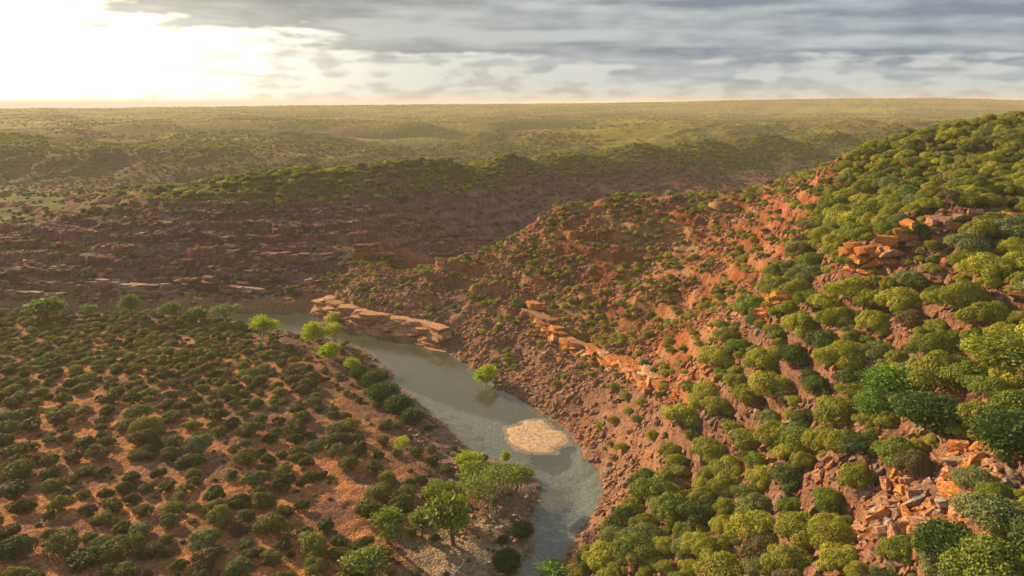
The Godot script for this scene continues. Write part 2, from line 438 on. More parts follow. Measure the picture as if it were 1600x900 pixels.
# ---------------------------------------------------------------- mesh helpers
class Shape:
	var pos := PackedVector3Array()
	var nor := PackedVector3Array()
	var col := PackedColorArray()
	func tri(a: Vector3, b: Vector3, c: Vector3, k: Color) -> void:
		var n := (c - a).cross(b - a).normalized()
		pos.append(a); pos.append(b); pos.append(c)
		nor.append(n); nor.append(n); nor.append(n)
		col.append(k); col.append(k); col.append(k)
	func leaf(p: Vector3, along: Vector3, across: Vector3, k: Color) -> void:   # a pointed blade
		var m := p + along * 0.45
		tri(p, m + across, p + along, k)
		tri(p, p + along, m - across, k)
	func tube(a: Vector3, b: Vector3, ra: float, rb: float, sides: int, k: Color) -> void:
		var d := (b - a).normalized()
		var u := d.cross(Vector3(0.3, 0.2, 1.0)).normalized()
		var w := d.cross(u)
		for s in sides:
			var t0 := TAU * s / sides
			var t1 := TAU * (s + 1) / sides
			var e0 := u * cos(t0) + w * sin(t0)
			var e1 := u * cos(t1) + w * sin(t1)
			var q := [a + e0 * ra, a + e1 * ra, b + e1 * rb, b + e0 * rb]
			var qn := [e0, e1, e1, e0]
			for i in [0, 2, 1, 0, 3, 2]:
				pos.append(q[i]); nor.append(qn[i]); col.append(k)
	func mesh(m: Material) -> ArrayMesh:
		var a := []
		a.resize(Mesh.ARRAY_MAX)
		a[Mesh.ARRAY_VERTEX] = pos
		a[Mesh.ARRAY_NORMAL] = nor
		a[Mesh.ARRAY_COLOR] = col
		var me := ArrayMesh.new()
		me.add_surface_from_arrays(Mesh.PRIMITIVE_TRIANGLES, a)
		if m:
			me.surface_set_material(0, m)
		return me

func ball() -> Vector3:
	while true:
		var v := Vector3(rng.randf_range(-1, 1), rng.randf_range(-1, 1), rng.randf_range(-1, 1))
		var l := v.length()
		if l < 1.0 and l > 0.05:
			return v / l
	return Vector3.UP

func numbered(called: String) -> String:
	var n: int = names.get(called, 0)
	names[called] = n + 1
	return called if n == 0 else "%s_%03d" % [called, n]

func thing(called: String, label: String, category: String, at: Vector3, turn := 0.0, group := "") -> Node3D:
	var o := Node3D.new()
	o.name = numbered(called)
	add_child(o)
	o.position = at
	o.rotation.y = turn
	o.set_meta("label", label)
	o.set_meta("category", category)
	if group:
		o.set_meta("group", group)
	return o

func part(called: String, me: Mesh, m: Material, parent: Node3D, t := Transform3D()) -> MeshInstance3D:
	var o := MeshInstance3D.new()
	o.name = called
	o.mesh = me
	if m:
		o.material_override = m
	parent.add_child(o, true)
	o.transform = t
	return o

func leaf_material(called: String, c: Color) -> StandardMaterial3D:   # c is linear
	var m := StandardMaterial3D.new()
	m.resource_name = called
	m.vertex_color_use_as_albedo = true
	m.albedo_color = c.linear_to_srgb()
	m.roughness = 0.6
	m.metallic_specular = 0.3
	m.cull_mode = BaseMaterial3D.CULL_DISABLED
	m.backlight_enabled = true
	m.backlight = Color(0.75, 0.8, 0.35)
	return m

var bark_grey: StandardMaterial3D
var bark_white: StandardMaterial3D

func bark(called: String, c: Color) -> StandardMaterial3D:
	var m := StandardMaterial3D.new()
	m.resource_name = called
	m.albedo_color = c.linear_to_srgb()
	m.albedo_texture = tex_grain
	m.uv1_triplanar = true
	m.uv1_scale = Vector3(1.2, 0.4, 1.2)
	m.roughness = 0.9
	return m

# ---------------------------------------------------------------- shrubs
# A cushion of a shrub, one unit in radius: lobes over a dome, each lobe a crust of small blades.
func shrub_foliage(s: int, lobes: int, blades: int, size: float, tall: float, loose: float) -> ArrayMesh:
	rng.seed = s
	var g := Shape.new()
	var c := PackedVector3Array()
	var r := PackedFloat32Array()
	var hue := PackedFloat32Array()
	for k in lobes:
		var a := TAU * (k * 0.618034) + rng.randf_range(-0.3, 0.3)
		var d := sqrt((k + 0.5) / lobes) * 0.72
		d *= rng.randf_range(0.85, 1.12)
		var y := tall * (0.62 - 0.55 * d * d) * rng.randf_range(0.8, 1.15)
		c.append(Vector3(cos(a) * d, y, sin(a) * d * rng.randf_range(0.8, 1.0)))
		r.append(rng.randf_range(0.26, 0.42) * (1.0 if lobes < 16 else 0.72))
		hue.append(rng.randf())
	var total := 0.0
	for k in lobes:
		total += r[k] * r[k]
	for k in lobes:
		var n := int(blades * r[k] * r[k] / total)
		for i in n:
			var d := ball()
			if d.y < -0.35 and rng.randf() < 0.8:
				continue
			var wide := 1.0 + loose * (rng.randf() - 0.35)
			var p := c[k] + Vector3(d.x, d.y * 0.85, d.z) * r[k] * wide * (0.72 + 0.3 * sqrt(rng.randf()))
			if p.y < 0.02:
				continue
			var hidden := false
			for q in lobes:
				if q != k and p.distance_squared_to(c[q]) < r[q] * r[q] * 0.45:
					hidden = true
					break
			if hidden:
				continue
			var face := (d + Vector3(0, 0.2, 0) + ball() * 0.75).normalized()
			var along := face.cross(ball()).normalized()
			var across := along.cross(face)
			var z := size * rng.randf_range(0.7, 1.3)
			var tone := rng.randf_range(0.62, 1.0)
			var warm := clampf(0.5 * hue[k] + 0.5 * rng.randf(), 0.0, 1.0)
			g.leaf(p - along * z * 0.5, along * z, across * z * 0.32, Color(tone * lerpf(0.80, 1.0, warm), tone * lerpf(0.97, 0.95, warm), tone * lerpf(1.0, 0.65, warm)))
	return g.mesh(null)

func shrub_stems(s: int, tall: float) -> ArrayMesh:
	rng.seed = s
	var g := Shape.new()
	for k in 7:
		var a := TAU * k / 7.0 + rng.randf_range(-0.4, 0.4)
		var base := Vector3(cos(a) * 0.07, -0.12, sin(a) * 0.07)
		var knee := Vector3(cos(a) * rng.randf_range(0.18, 0.34), tall * rng.randf_range(0.22, 0.34), sin(a) * rng.randf_range(0.18, 0.34))
		var tip := Vector3(cos(a + 0.2) * rng.randf_range(0.4, 0.7), tall * rng.randf_range(0.5, 0.72), sin(a + 0.2) * rng.randf_range(0.4, 0.7))
		g.tube(base, knee, 0.032, 0.022, 4, Color(1, 1, 1))
		g.tube(knee, tip, 0.022, 0.008, 4, Color(1, 1, 1))
	return g.mesh(null)

var fol_bench: Array[ArrayMesh] = []
var fol_slope: Array[ArrayMesh] = []
var fol_small: Array[ArrayMesh] = []
var stems: Array[ArrayMesh] = []
var tones := {}

# ---------------------------------------------------------------- rocks
func rock_mesh(s: int, flatness: float, n_cuts: int, jag: float, div := 2) -> ArrayMesh:
	rng.seed = s
	var g := Shape.new()
	# a block cut by a few random planes
	var cuts := []
	for k in n_cuts:
		cuts.append([(ball() * Vector3(1, flatness, 1)).normalized(), rng.randf_range(0.62, 0.88)])
	var skew := Vector3(rng.randf_range(-0.2, 0.2), 0, rng.randf_range(-0.2, 0.2))
	var pts := {}
	var put := func(v: Vector3) -> Vector3:
		var key := v.snapped(Vector3.ONE * 0.01)
		if pts.has(key):
			return pts[key]
		var p := v + skew * v.y
		for q in cuts:
			var over: float = p.dot(q[0]) - q[1]
			if over > 0.0:
				p -= q[0] * over
		p += Vector3(rng.randf_range(-jag, jag), rng.randf_range(-jag, jag), rng.randf_range(-jag, jag))
		pts[key] = p
		return p
	for axis in 3:
		for side in [-1.0, 1.0]:
			for i in div:
				for j in div:
					var q := []
					for e in [[0, 0], [1, 0], [1, 1], [0, 1]]:
						var v := Vector3.ZERO
						v[axis] = side
						v[(axis + 1) % 3] = 2.0 * (i + e[0]) / div - 1.0
						v[(axis + 2) % 3] = 2.0 * (j + e[1]) / div - 1.0
						q.append(put.call(v))
					var k := rng.randf_range(0.78, 1.0)
					var cc := Color(k, k * rng.randf_range(0.94, 1.0), k * rng.randf_range(0.9, 1.0))
					if side > 0.0:
						g.tri(q[0], q[2], q[1], cc); g.tri(q[0], q[3], q[2], cc)
					else:
						g.tri(q[0], q[1], q[2], cc); g.tri(q[0], q[2], q[3], cc)
	return g.mesh(null)

var rocks: Array[ArrayMesh] = []
var slabs: Array[ArrayMesh] = []
var rock_mats: Array[StandardMaterial3D] = []
var rubble_mat: StandardMaterial3D

func rock_material(called: String, c: Color) -> StandardMaterial3D:
	var m := StandardMaterial3D.new()
	m.resource_name = called
	m.vertex_color_use_as_albedo = true
	m.albedo_color = c.linear_to_srgb()
	m.albedo_texture = tex_rock
	m.uv1_triplanar = true
	m.uv1_world_triplanar = true
	m.uv1_scale = Vector3(0.16, 0.5, 0.16)
	m.roughness = 0.92
	m.metallic_specular = 0.2
	m.heightmap_enabled = true
	m.heightmap_texture = tex_grain
	m.heightmap_scale = 12.0
	return m

# blocks in courses along a line of points on the ground; the courses step back to the side of `back`
func ledge(o: Node3D, line: Array, courses: int, thick: float, wide: Vector2, deep: float, setback: float, back: Vector2, sink: float, mats: Array, gap := 0.0, jumble := 1.0, kinds := rocks, level := -99.0) -> void:
	var curve := Curve2D.new()
	for p in line:
		curve.add_point(p)
	var length := curve.get_baked_length()
	for k in courses:
		var s := rng.randf_range(0.0, wide.x)
		while s < length:
			var w := rng.randf_range(wide.x, wide.y)
			if rng.randf() >= gap:
				var p := curve.sample_baked(s)
				var e := (curve.sample_baked(minf(s + 0.5, length)) - curve.sample_baked(maxf(s - 0.5, 0.0))).normalized()
				var b := back.normalized()
				var at := p + b * (setback * k + rng.randf_range(-0.35, 0.35) * jumble)
				var th := thick * rng.randf_range(0.75, 1.25)
				var y := (height(p.x, p.y) if level < -9.0 else level) - sink + thick * (k + 0.5)
				var t := Transform3D(Basis.from_euler(Vector3(rng.randf_range(-0.12, 0.12) * jumble, -e.angle() + rng.randf_range(-0.35, 0.35) * jumble, rng.randf_range(-0.09, 0.09) * jumble)), Vector3(at.x, y, at.y) - o.position)
				t = t.scaled_local(Vector3(w * 0.68, th * 0.72, deep * rng.randf_range(0.4, 0.6)))
				part("rock", kinds[rng.randi() % kinds.size()], mats[rng.randi() % mats.size()], o, t)
			s += w

func heap(o: Node3D, centre: Vector2, radius: Vector2, count: int, size: Vector2, mats: Array, turn := 0.0) -> void:
	for k in count:
		var a := rng.randf() * TAU
		var d := sqrt(rng.randf())
		var v := Vector2(cos(a) * d * radius.x, sin(a) * d * radius.y).rotated(turn) + centre
		var s := lerpf(size.x, size.y, pow(rng.randf(), 2.2))
		var n := slope_at(v.x, v.y)
		var t := Transform3D(Basis(Quaternion(Vector3.UP, (n + Vector3.UP).normalized())) * Basis.from_euler(Vector3(rng.randf_range(-0.35, 0.35), rng.randf() * TAU, rng.randf_range(-0.35, 0.35))), Vector3(v.x, height(v.x, v.y) + s * 0.12, v.y) - o.position)
		t = t.scaled_local(Vector3(s * rng.randf_range(0.45, 0.7), s * rng.randf_range(0.28, 0.5), s * rng.randf_range(0.4, 0.6)))
		part("rock", rocks[rng.randi() % rocks.size()], mats[rng.randi() % mats.size()], o, t)

# ---------------------------------------------------------------- trees
func grow(g: Shape, tips: Array, a: Vector3, dir: Vector3, length: float, r: float, depth: int) -> void:
	var b := a + dir * length
	var m := a.lerp(b, 0.5) + ball() * length * 0.07
	g.tube(a, m, r, r * 0.85, 6, Color(1, 1, 1))
	g.tube(m, b, r * 0.85, r * 0.66, 6, Color(1, 1, 1))
	if depth == 0:
		tips.append(b)
		return
	if depth <= 2:
		tips.append(m.lerp(b, 0.6))
	var n := 3 if depth > 1 else 2 + rng.randi() % 2
	var turn := rng.randf() * TAU
	for k in n:
		var side := dir.cross(Vector3(0.2, 0.1, 1)).normalized().rotated(dir, turn + TAU * k / n + rng.randf_range(-0.4, 0.4))
		var d := (dir * 0.75 + side * rng.randf_range(0.45, 0.85) + Vector3(0, 0.18, 0)).normalized()
		grow(g, tips, b, d, length * rng.randf_range(0.62, 0.86), r * 0.6, depth - 1)

# returns [wood, crown] of a tree about one unit tall
func tree_shape(s: int, trunk: float, depth: int, blades: int, clump: float, leaf: float) -> Array:
	rng.seed = s
	var g := Shape.new()
	var tips := []
	var lean := Vector3(rng.randf_range(-0.18, 0.18), 1, rng.randf_range(-0.18, 0.18)).normalized()
	g.tube(Vector3(0, -0.06, 0), Vector3(0, 0.02, 0), 0.045, 0.034, 6, Color(1, 1, 1))
	grow(g, tips, Vector3(0, 0.02, 0), lean, trunk, 0.034, depth)
	var top := 0.0
	for p in tips:
		top = maxf(top, p.y)
	var c := Shape.new()
	for p in tips:
		var hue := rng.randf()
		for i in blades:
			var d := ball()
			var q: Vector3 = p + Vector3(d.x, d.y * 0.75, d.z) * clump * pow(rng.randf(), 0.45)
			if q.y < 0.08:
				continue
			var along := (d * 0.5 + Vector3(0, -0.35, 0) + ball() * 0.8).normalized()
			var across := along.cross(ball()).normalized()
			var z := leaf * rng.randf_range(0.7, 1.3)
			var tone := rng.randf_range(0.6, 1.0)
			var warm := 0.5 * hue + 0.5 * rng.randf()
			c.leaf(q, along * z, across * z * 0.24, Color(tone * lerpf(0.7, 1.0, warm), tone, tone * lerpf(1.0, 0.6, warm)))
	var k := 1.0 / (top + clump * 0.7)
	for h in [g, c]:
		for i in h.pos.size():
			h.pos[i] *= k
	return [g.mesh(null), c.mesh(null)]

var tree_kinds := []

func tree(called: String, label: String, x: float, z: float, tall: float, wide: float, kind: int, leafm: Material, wood: Material, group := "", turn := -1.0) -> void:
	var o := thing(called, label, "tree" if called.ends_with("tree") else "bush", Vector3(x, height(x, z) - 0.05, z), rng.randf() * TAU if turn < 0.0 else turn, group)
	var t := Transform3D(Basis.from_scale(Vector3(wide, tall, wide)), Vector3.ZERO)
	part("trunk", tree_kinds[kind][0], wood, o, t)
	part("crown", tree_kinds[kind][1], leafm, o, t)

# ---------------------------------------------------------------- vegetation over the land
var eye: Transform3D
const HALF := 0.40909            # tangent of half the lens's height
var taken := {}

func in_view(p: Vector3) -> Vector3:       # x, y from -1 to 1 over the picture, z = distance ahead
	var q := eye.affine_inverse() * p
	return Vector3(q.x / (-q.z * HALF * 16.0 / 9.0), q.y / (-q.z * HALF), -q.z)

func vacant(x: float, z: float, r: float, overlap: float) -> bool:
	var ci := int(floor(x / 5.0))
	var cj := int(floor(z / 5.0))
	for j in range(cj - 1, cj + 2):
		for i in range(ci - 1, ci + 2):
			for e in taken.get(Vector2i(i, j), []):
				var dx: float = e.x - x
				var dz: float = e.y - z
				var m: float = (e.z + r) * overlap
				if dx * dx + dz * dz < m * m:
					return false
	return true

func claim(x: float, z: float, r: float) -> void:
	var c := Vector2i(int(floor(x / 5.0)), int(floor(z / 5.0)))
	if not taken.has(c):
		taken[c] = []
	taken[c].append(Vector3(x, z, r))

const BENCH_TONES := [["dark olive", Color(0.125, 0.125, 0.045), 34], ["olive green", Color(0.19, 0.19, 0.06), 26], ["grey-green", Color(0.22, 0.24, 0.14), 10], ["yellow-olive", Color(0.30, 0.28, 0.07), 12], ["brownish", Color(0.17, 0.13, 0.08), 10], ["deep green", Color(0.08, 0.12, 0.05), 8]]
const SLOPE_TONES := [["olive green", Color(0.35, 0.335, 0.06), 34], ["yellow-green", Color(0.48, 0.45, 0.07), 24], ["leaf green", Color(0.23, 0.28, 0.05), 18], ["grey-green", Color(0.26, 0.29, 0.14), 10], ["dark green", Color(0.10, 0.15, 0.04), 8], ["brownish", Color(0.20, 0.15, 0.09), 6]]

func pick(list: Array) -> int:
	var t := rng.randf() * 100.0
	for k in list.size():
		t -= list[k][2]
		if t <= 0.0:
			return k
	return 0

func shrub_spots() -> Array:
	rng.seed = 2024
	var out := []
	# the bench inside the bend
	for k in 12000:
		var x := rng.randf_range(-165, 4)
		var z := rng.randf_range(-193, -46)
		if not on_bench(x, z):
			continue
		var sd := water_gap(x, z)
		var back := sst(-105.0, -150.0, z)
		var open := n_patch.get_noise_2d(x * 2.4 + 40.0, z * 2.4)
		var r := rng.randf_range(1.1, 2.6) * lerpf(1.0, 0.68, back)
		if sd < 2.2 or sd < 17.0 and x > -66.0 and rng.randf() > 0.10:
			continue
		if sd < 17.0 and x > -66.0:
			r *= 0.65
		if rng.randf() > lerpf(sst(-0.40, -0.05, open), 1.0, back):
			continue
		if not vacant(x, z, r, lerpf(0.82, 0.73, back)):
			continue
		claim(x, z, r)
		var tone := pick(BENCH_TONES)
		if z < -140 and rng.randf() < 0.35:
			tone = 3
		out.append({"x": x, "z": z, "r": r, "zone": 0, "tone": tone, "tall": rng.randf_range(0.95, 1.3)})
	# small tufts between them
	for k in 5000:
		var x := rng.randf_range(-165, 6)
		var z := rng.randf_range(-193, -46)
		if on_bench(x, z) and water_gap(x, z) > 2.0:
			var r := rng.randf_range(0.25, 0.7)
			if vacant(x, z, r, 0.75) and rng.randf() < 0.3:
				claim(x, z, r)
				out.append({"x": x, "z": z, "r": r, "zone": 0, "tone": pick(BENCH_TONES), "tall": rng.randf_range(0.7, 1.0)})
	# the near spur, thick with bushes, and the bare slope beyond it
	for k in 60000:
		var x := rng.randf_range(-58, 125)
		var z := rng.randf_range(-228, -33)
		if on_bench(x, z) or water_gap(x, z) < 3.0:
			continue
		var h := height(x, z)
		if h < 1.5:
			continue
		var n := slope_at(x, z)
		if n.y < 0.62:
			continue
		var b := brushy(x, z) + 7.0 * n_patch.get_noise_2d(x * 2.0, z * 2.0)
		var open := n_patch.get_noise_2d(x * 3.0 + 10.0, z * 3.0)
		var r: float
		var tight := 0.47
		if b > 0.0:
			r = lerpf(0.9, 3.6, pow(rng.randf(), 0.8)) * (1.0 if h < 44.0 else 0.65)
			if rng.randf() > sst(-0.7, -0.4, open):
				continue
			if k > 40000:
				r *= 0.4
			if knoll(x, z) and rng.randf() < 0.95:
				continue
		elif k > 34000:
			continue
		else:
			r = rng.randf_range(0.5, 1.5)
			tight = 0.72
			if rng.randf() > 0.10 + sst(-0.12, 0.36, open) * 0.9 + 0.35 * sst(34.0, 42.0, h) * sst(-30.0, -12.0, b):
				continue
			if water_gap(x, z) < 14.0 and rng.randf() < 0.8:
				continue
		if not vacant(x, z, r, tight):
			continue
		claim(x, z, r)
		var tone := pick(SLOPE_TONES)
		if b < 0.0 and rng.randf() < 0.4:
			tone = 1
		out.append({"x": x, "z": z, "r": r, "zone": 1 if b > 0.0 else 2, "tone": tone, "tall": rng.randf_range(0.9, 1.25)})
	return out

func knoll(x: float, z: float) -> bool:
	return Vector2((x - 35.0) / 6.5, (z + 52.5) / 5.5).length() < 1.0 or Vector2((x - 55.0) / 8.0, (z + 93.0) / 2.8).length() < 1.0

const NTH := ["first", "second", "third", "fourth", "fifth", "sixth", "seventh", "eighth", "ninth", "tenth", "eleventh", "twelfth", "thirteenth", "fourteenth", "fifteenth", "sixteenth", "seventeenth", "eighteenth"]
const ACROSS := ["far left", "left", "centre left", "centre right", "right", "far right"]

func place_shrubs() -> void:
	var spots := shrub_spots()
	for s in spots:
		var v := in_view(Vector3(s.x, height(s.x, s.z) + s.r * 0.4, s.z))
		s.v = v
		s.show = s.r / v.z if v.z > 1.0 and absf(v.x) < 1.02 and absf(v.y) < 1.04 else 0.0
		s.variant = rng.randi() % 6
		s.turn = rng.randf() * TAU
		s.long = rng.randf_range(0.78, 1.22)
	spots.sort_custom(func(a, b): return a.show > b.show)
	var count := [0, 0]
	var single := []
	var rest := []
	for s in spots:
		var kind: int = 0 if s.zone == 0 else 1
		if s.show > 0.0 and count[kind] < 290:
			count[kind] += 1
			single.append(s)
		else:
			rest.append(s)
	# neighbours are told apart by strip of the picture, tone, size and their order from the left
	var groups := {}
	for s in single:
		var row := clampi(int((1.0 - s.v.y) * 4.5), 0, 8)
		var col := clampi(int((s.v.x + 1.0) * 3.0), 0, 5)
		s.size = "large" if s.show * s.v.z > 1.65 else ("mid-sized" if s.r > 1.2 else "small")
		var key := "%d/%d/%d/%s/%d" % [0 if s.zone == 0 else 1, row, col, s.size, s.tone]
		if not groups.has(key):
			groups[key] = []
		groups[key].append(s)
		s.row = row
		s.col = col
	const HIGH := ["top", "upper edge", "upper part", "upper middle", "middle", "lower middle", "lower part", "near part", "bottom edge"]
	for key in groups:
		var list: Array = groups[key]
		list.sort_custom(func(a, b): return a.v.x < b.v.x)
		for i in list.size():
			var s: Dictionary = list[i]
			var bench: bool = s.zone == 0
			var tone: Array = (BENCH_TONES if bench else SLOPE_TONES)[s.tone]
			var order: String = "" if list.size() == 1 else ", " + NTH[mini(i, 17)] + " from left"
			var where: String = ("on sandy flat" if bench else "on rocky spur") + ", " + HIGH[s.row] + ", " + ACROSS[s.col]
			var label: String = "%s %s %s %s%s" % [s.size, tone[0], "rounded shrub" if bench else "domed bush", where, order]
			var y := height(s.x, s.z)
			var o := thing("rounded_shrub" if bench else "domed_bush", label, "shrub" if bench else "bush", Vector3(s.x, y - 0.04, s.z), s.turn, "shrubs on the sandy flat" if bench else "bushes on the rocky spur")
			var t := Transform3D(Basis.from_scale(Vector3(s.r * s.long, s.r * s.tall, s.r / s.long)), Vector3.ZERO)
			part("foliage", (fol_bench if bench else fol_slope)[s.variant], tones[("b" if bench else "s") + str(s.tone)], o, t)
			part("stem", stems[s.variant % stems.size()], bark_grey, o, t)
	print("single shrubs ", single.size(), " rest ", rest.size())
	# everything smaller: scrub as one mass
	var scrub := Node3D.new()
	scrub.name = "scrub"
	scrub.set_meta("kind", "stuff")
	scrub.set_meta("label", "low olive scrub dotting the gorge slopes and flats")
	scrub.set_meta("category", "scrub")
	add_child(scrub)
	for zone in 2:
		for v in 6:
			var tr := []
			var cl := []
			for s in rest:
				if (0 if s.zone == 0 else 1) == zone and s.variant == v:
					tr.append(Transform3D(Basis(Vector3.UP, s.turn).scaled(Vector3(s.r * s.long, s.r * s.tall, s.r / s.long)), Vector3(s.x, height(s.x, s.z) - 0.04, s.z)))
					cl.append((BENCH_TONES if zone == 0 else SLOPE_TONES)[s.tone][1])
			mass(scrub, "low_shrubs", fol_bench[v] if zone == 0 else fol_slope[v], tones.any, tr, cl)
	far_scrub(scrub)

func mass(o: Node3D, called: String, me: Mesh, m: Material, tr: Array, cl: Array) -> void:
	var mm := MultiMesh.new()
	mm.transform_format = MultiMesh.TRANSFORM_3D
	mm.use_colors = true
	mm.mesh = me
	mm.instance_count = tr.size()
	for k in tr.size():
		mm.set_instance_transform(k, tr[k])
		mm.set_instance_color(k, cl[k])
	var i := MultiMeshInstance3D.new()
	i.name = called
	i.multimesh = mm
	i.material_override = m
	i.set_meta("kind", "stuff")
	o.add_child(i, true)

func far_scrub(o: Node3D) -> void:
	rng.seed = 77
	var tr := [[], [], [], []]
	var cl := [[], [], [], []]
	# the shaded wall across the river and the rims above it
	for k in 46000:
		var z := -205.0 - 470.0 * (pow(rng.randf(), 1.4) if k < 28000 else sqrt(rng.randf_range(0.05, 1.0)))
		var x := rng.randf_range(-0.86, 0.8) * absf(z)
		var h := height(x, z)
		if h < 1.6 or water_gap(x, z) < 2.5 or z > -245.0 and x > -56.0:
			continue
		var open := n_patch.get_noise_2d(x * 2.0, z * 2.0)
		var rim := sst(18.0, 28.0, h)
		if rng.randf() > 0.16 + 0.40 * sst(-0.2, 0.3, open) + 0.6 * rim + 0.35 * sst(-300.0, -420.0, z):
			continue
		var r := rng.randf_range(0.5, 1.25) * (1.0 + 0.35 * rim)
		var c: Color = SLOPE_TONES[1 if rng.randf() < 0.55 else pick(SLOPE_TONES)][1] if rim > 0.5 else BENCH_TONES[pick(BENCH_TONES)][1]  # rim scrub tinted yellower, its sunlit look put into the leaf colour
		var v := rng.randi() % 4
		tr[v].append(Transform3D(Basis(Vector3.UP, rng.randf() * TAU).scaled(Vector3(r, r * rng.randf_range(0.7, 1.1), r)), Vector3(x, h - 0.05, z)))
		cl[v].append(c)
	# the plateau beyond
	for k in 80000:
		var d := 560.0 * pow(4.9, pow(rng.randf(), 1.15))
		var a := rng.randf_range(-0.72, 0.72)
		var x := sin(a) * d
		var z := -cos(a) * d
		if z > -645.0 and x > -480.0 and x < 560.0:
			continue
		var open := n_far.get_noise_2d(x * 5.0, z * 5.0)
		if rng.randf() > 0.35 + 1.2 * open:
			continue
		var r := rng.randf_range(0.8, 2.0) * (0.9 + d / 3500.0)
		var v := rng.randi() % 4
		tr[v].append(Transform3D(Basis(Vector3.UP, rng.randf() * TAU).scaled(Vector3(r, r * rng.randf_range(0.6, 0.9), r)), Vector3(x, height(x, z) - 0.1, z)))
		cl[v].append(SLOPE_TONES[pick(SLOPE_TONES)][1])
	for v in 4:
		print("far scrub ", tr[v].size())
		mass(o, "distant_shrubs", fol_small[v], tones.any, tr[v], cl[v])

func rubble() -> void:
	rng.seed = 31
	var tr := [[], [], [], []]
	var cl := [[], [], [], []]
	for k in 190000:
		var x := rng.randf_range(-60, 100)
		var z := rng.randf_range(-215, -33)
		var sd := water_gap(x, z)
		if sd < 0.3:
			continue
		var bench := on_bench(x, z)
		if bench and (sd > 9.0 or rng.randf() < 0.75):
			continue
		var h := height(x, z)
		if h < 0.1:
			continue
		var open := n_patch.get_noise_2d(x * 3.5 + 200.0, z * 3.5)
		if rng.randf() > 0.35 + 1.3 * open + (0.3 if sd < 25.0 or brushy(x, z) > -4.0 else 0.0):
			continue
		var s := 0.10 + 0.55 * pow(rng.randf(), 4.0) + (0.12 * rng.randf() if brushy(x, z) > -4.0 else 0.0)
		var n := slope_at(x, z)
		var t := Transform3D(Basis(Quaternion(Vector3.UP, n)) * Basis.from_euler(Vector3(rng.randf_range(-0.4, 0.4), rng.randf() * TAU, rng.randf_range(-0.4, 0.4))), Vector3(x, h + s * 0.15, z))
		var v := rng.randi() % 4
		tr[v].append(t.scaled_local(Vector3(s * rng.randf_range(0.8, 1.5), s * rng.randf_range(0.35, 0.8), s)))
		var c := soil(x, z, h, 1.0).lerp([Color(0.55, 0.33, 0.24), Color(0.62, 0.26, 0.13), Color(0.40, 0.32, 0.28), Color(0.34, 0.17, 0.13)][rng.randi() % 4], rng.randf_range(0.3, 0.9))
		cl[v].append(c)
	for k in 26000:
		var z := rng.randf_range(-262, -203)
		var x := rng.randf_range(-188, 20)
		if water_gap(x, z) < 1.0 or x > -56.0 and z > -240.0:
			continue
		var h := height(x, z)
		if h < 0.4 or rng.randf() > 0.25 + 1.4 * n_patch.get_noise_2d(x * 2.5, z * 2.5):
			continue
		var s := 0.2 + 0.8 * pow(rng.randf(), 3.0)
		var v := rng.randi() % 4
		var t := Transform3D(Basis.from_euler(Vector3(rng.randf_range(-0.2, 0.2), rng.randf_range(-0.5, 0.5), rng.randf_range(-0.2, 0.2))), Vector3(x, h + s * 0.1, z))
		tr[v].append(t.scaled_local(Vector3(s * rng.randf_range(1.0, 2.2), s * rng.randf_range(0.3, 0.6), s)))
		cl[v].append([Color(0.56, 0.33, 0.28), Color(0.40, 0.16, 0.17), Color(0.28, 0.13, 0.13), Color(0.66, 0.44, 0.36)][rng.randi() % 4])
	var o := Node3D.new()
	o.name = "rubble"
	o.set_meta("kind", "stuff")
	o.set_meta("label", "broken red rock rubble strewn over the slopes and banks")
	o.set_meta("category", "rubble")
	add_child(o)
	for v in 4:
		print("rubble ", tr[v].size())
		mass(o, "loose_stones", rocks[v], rubble_mat, tr[v], cl[v])

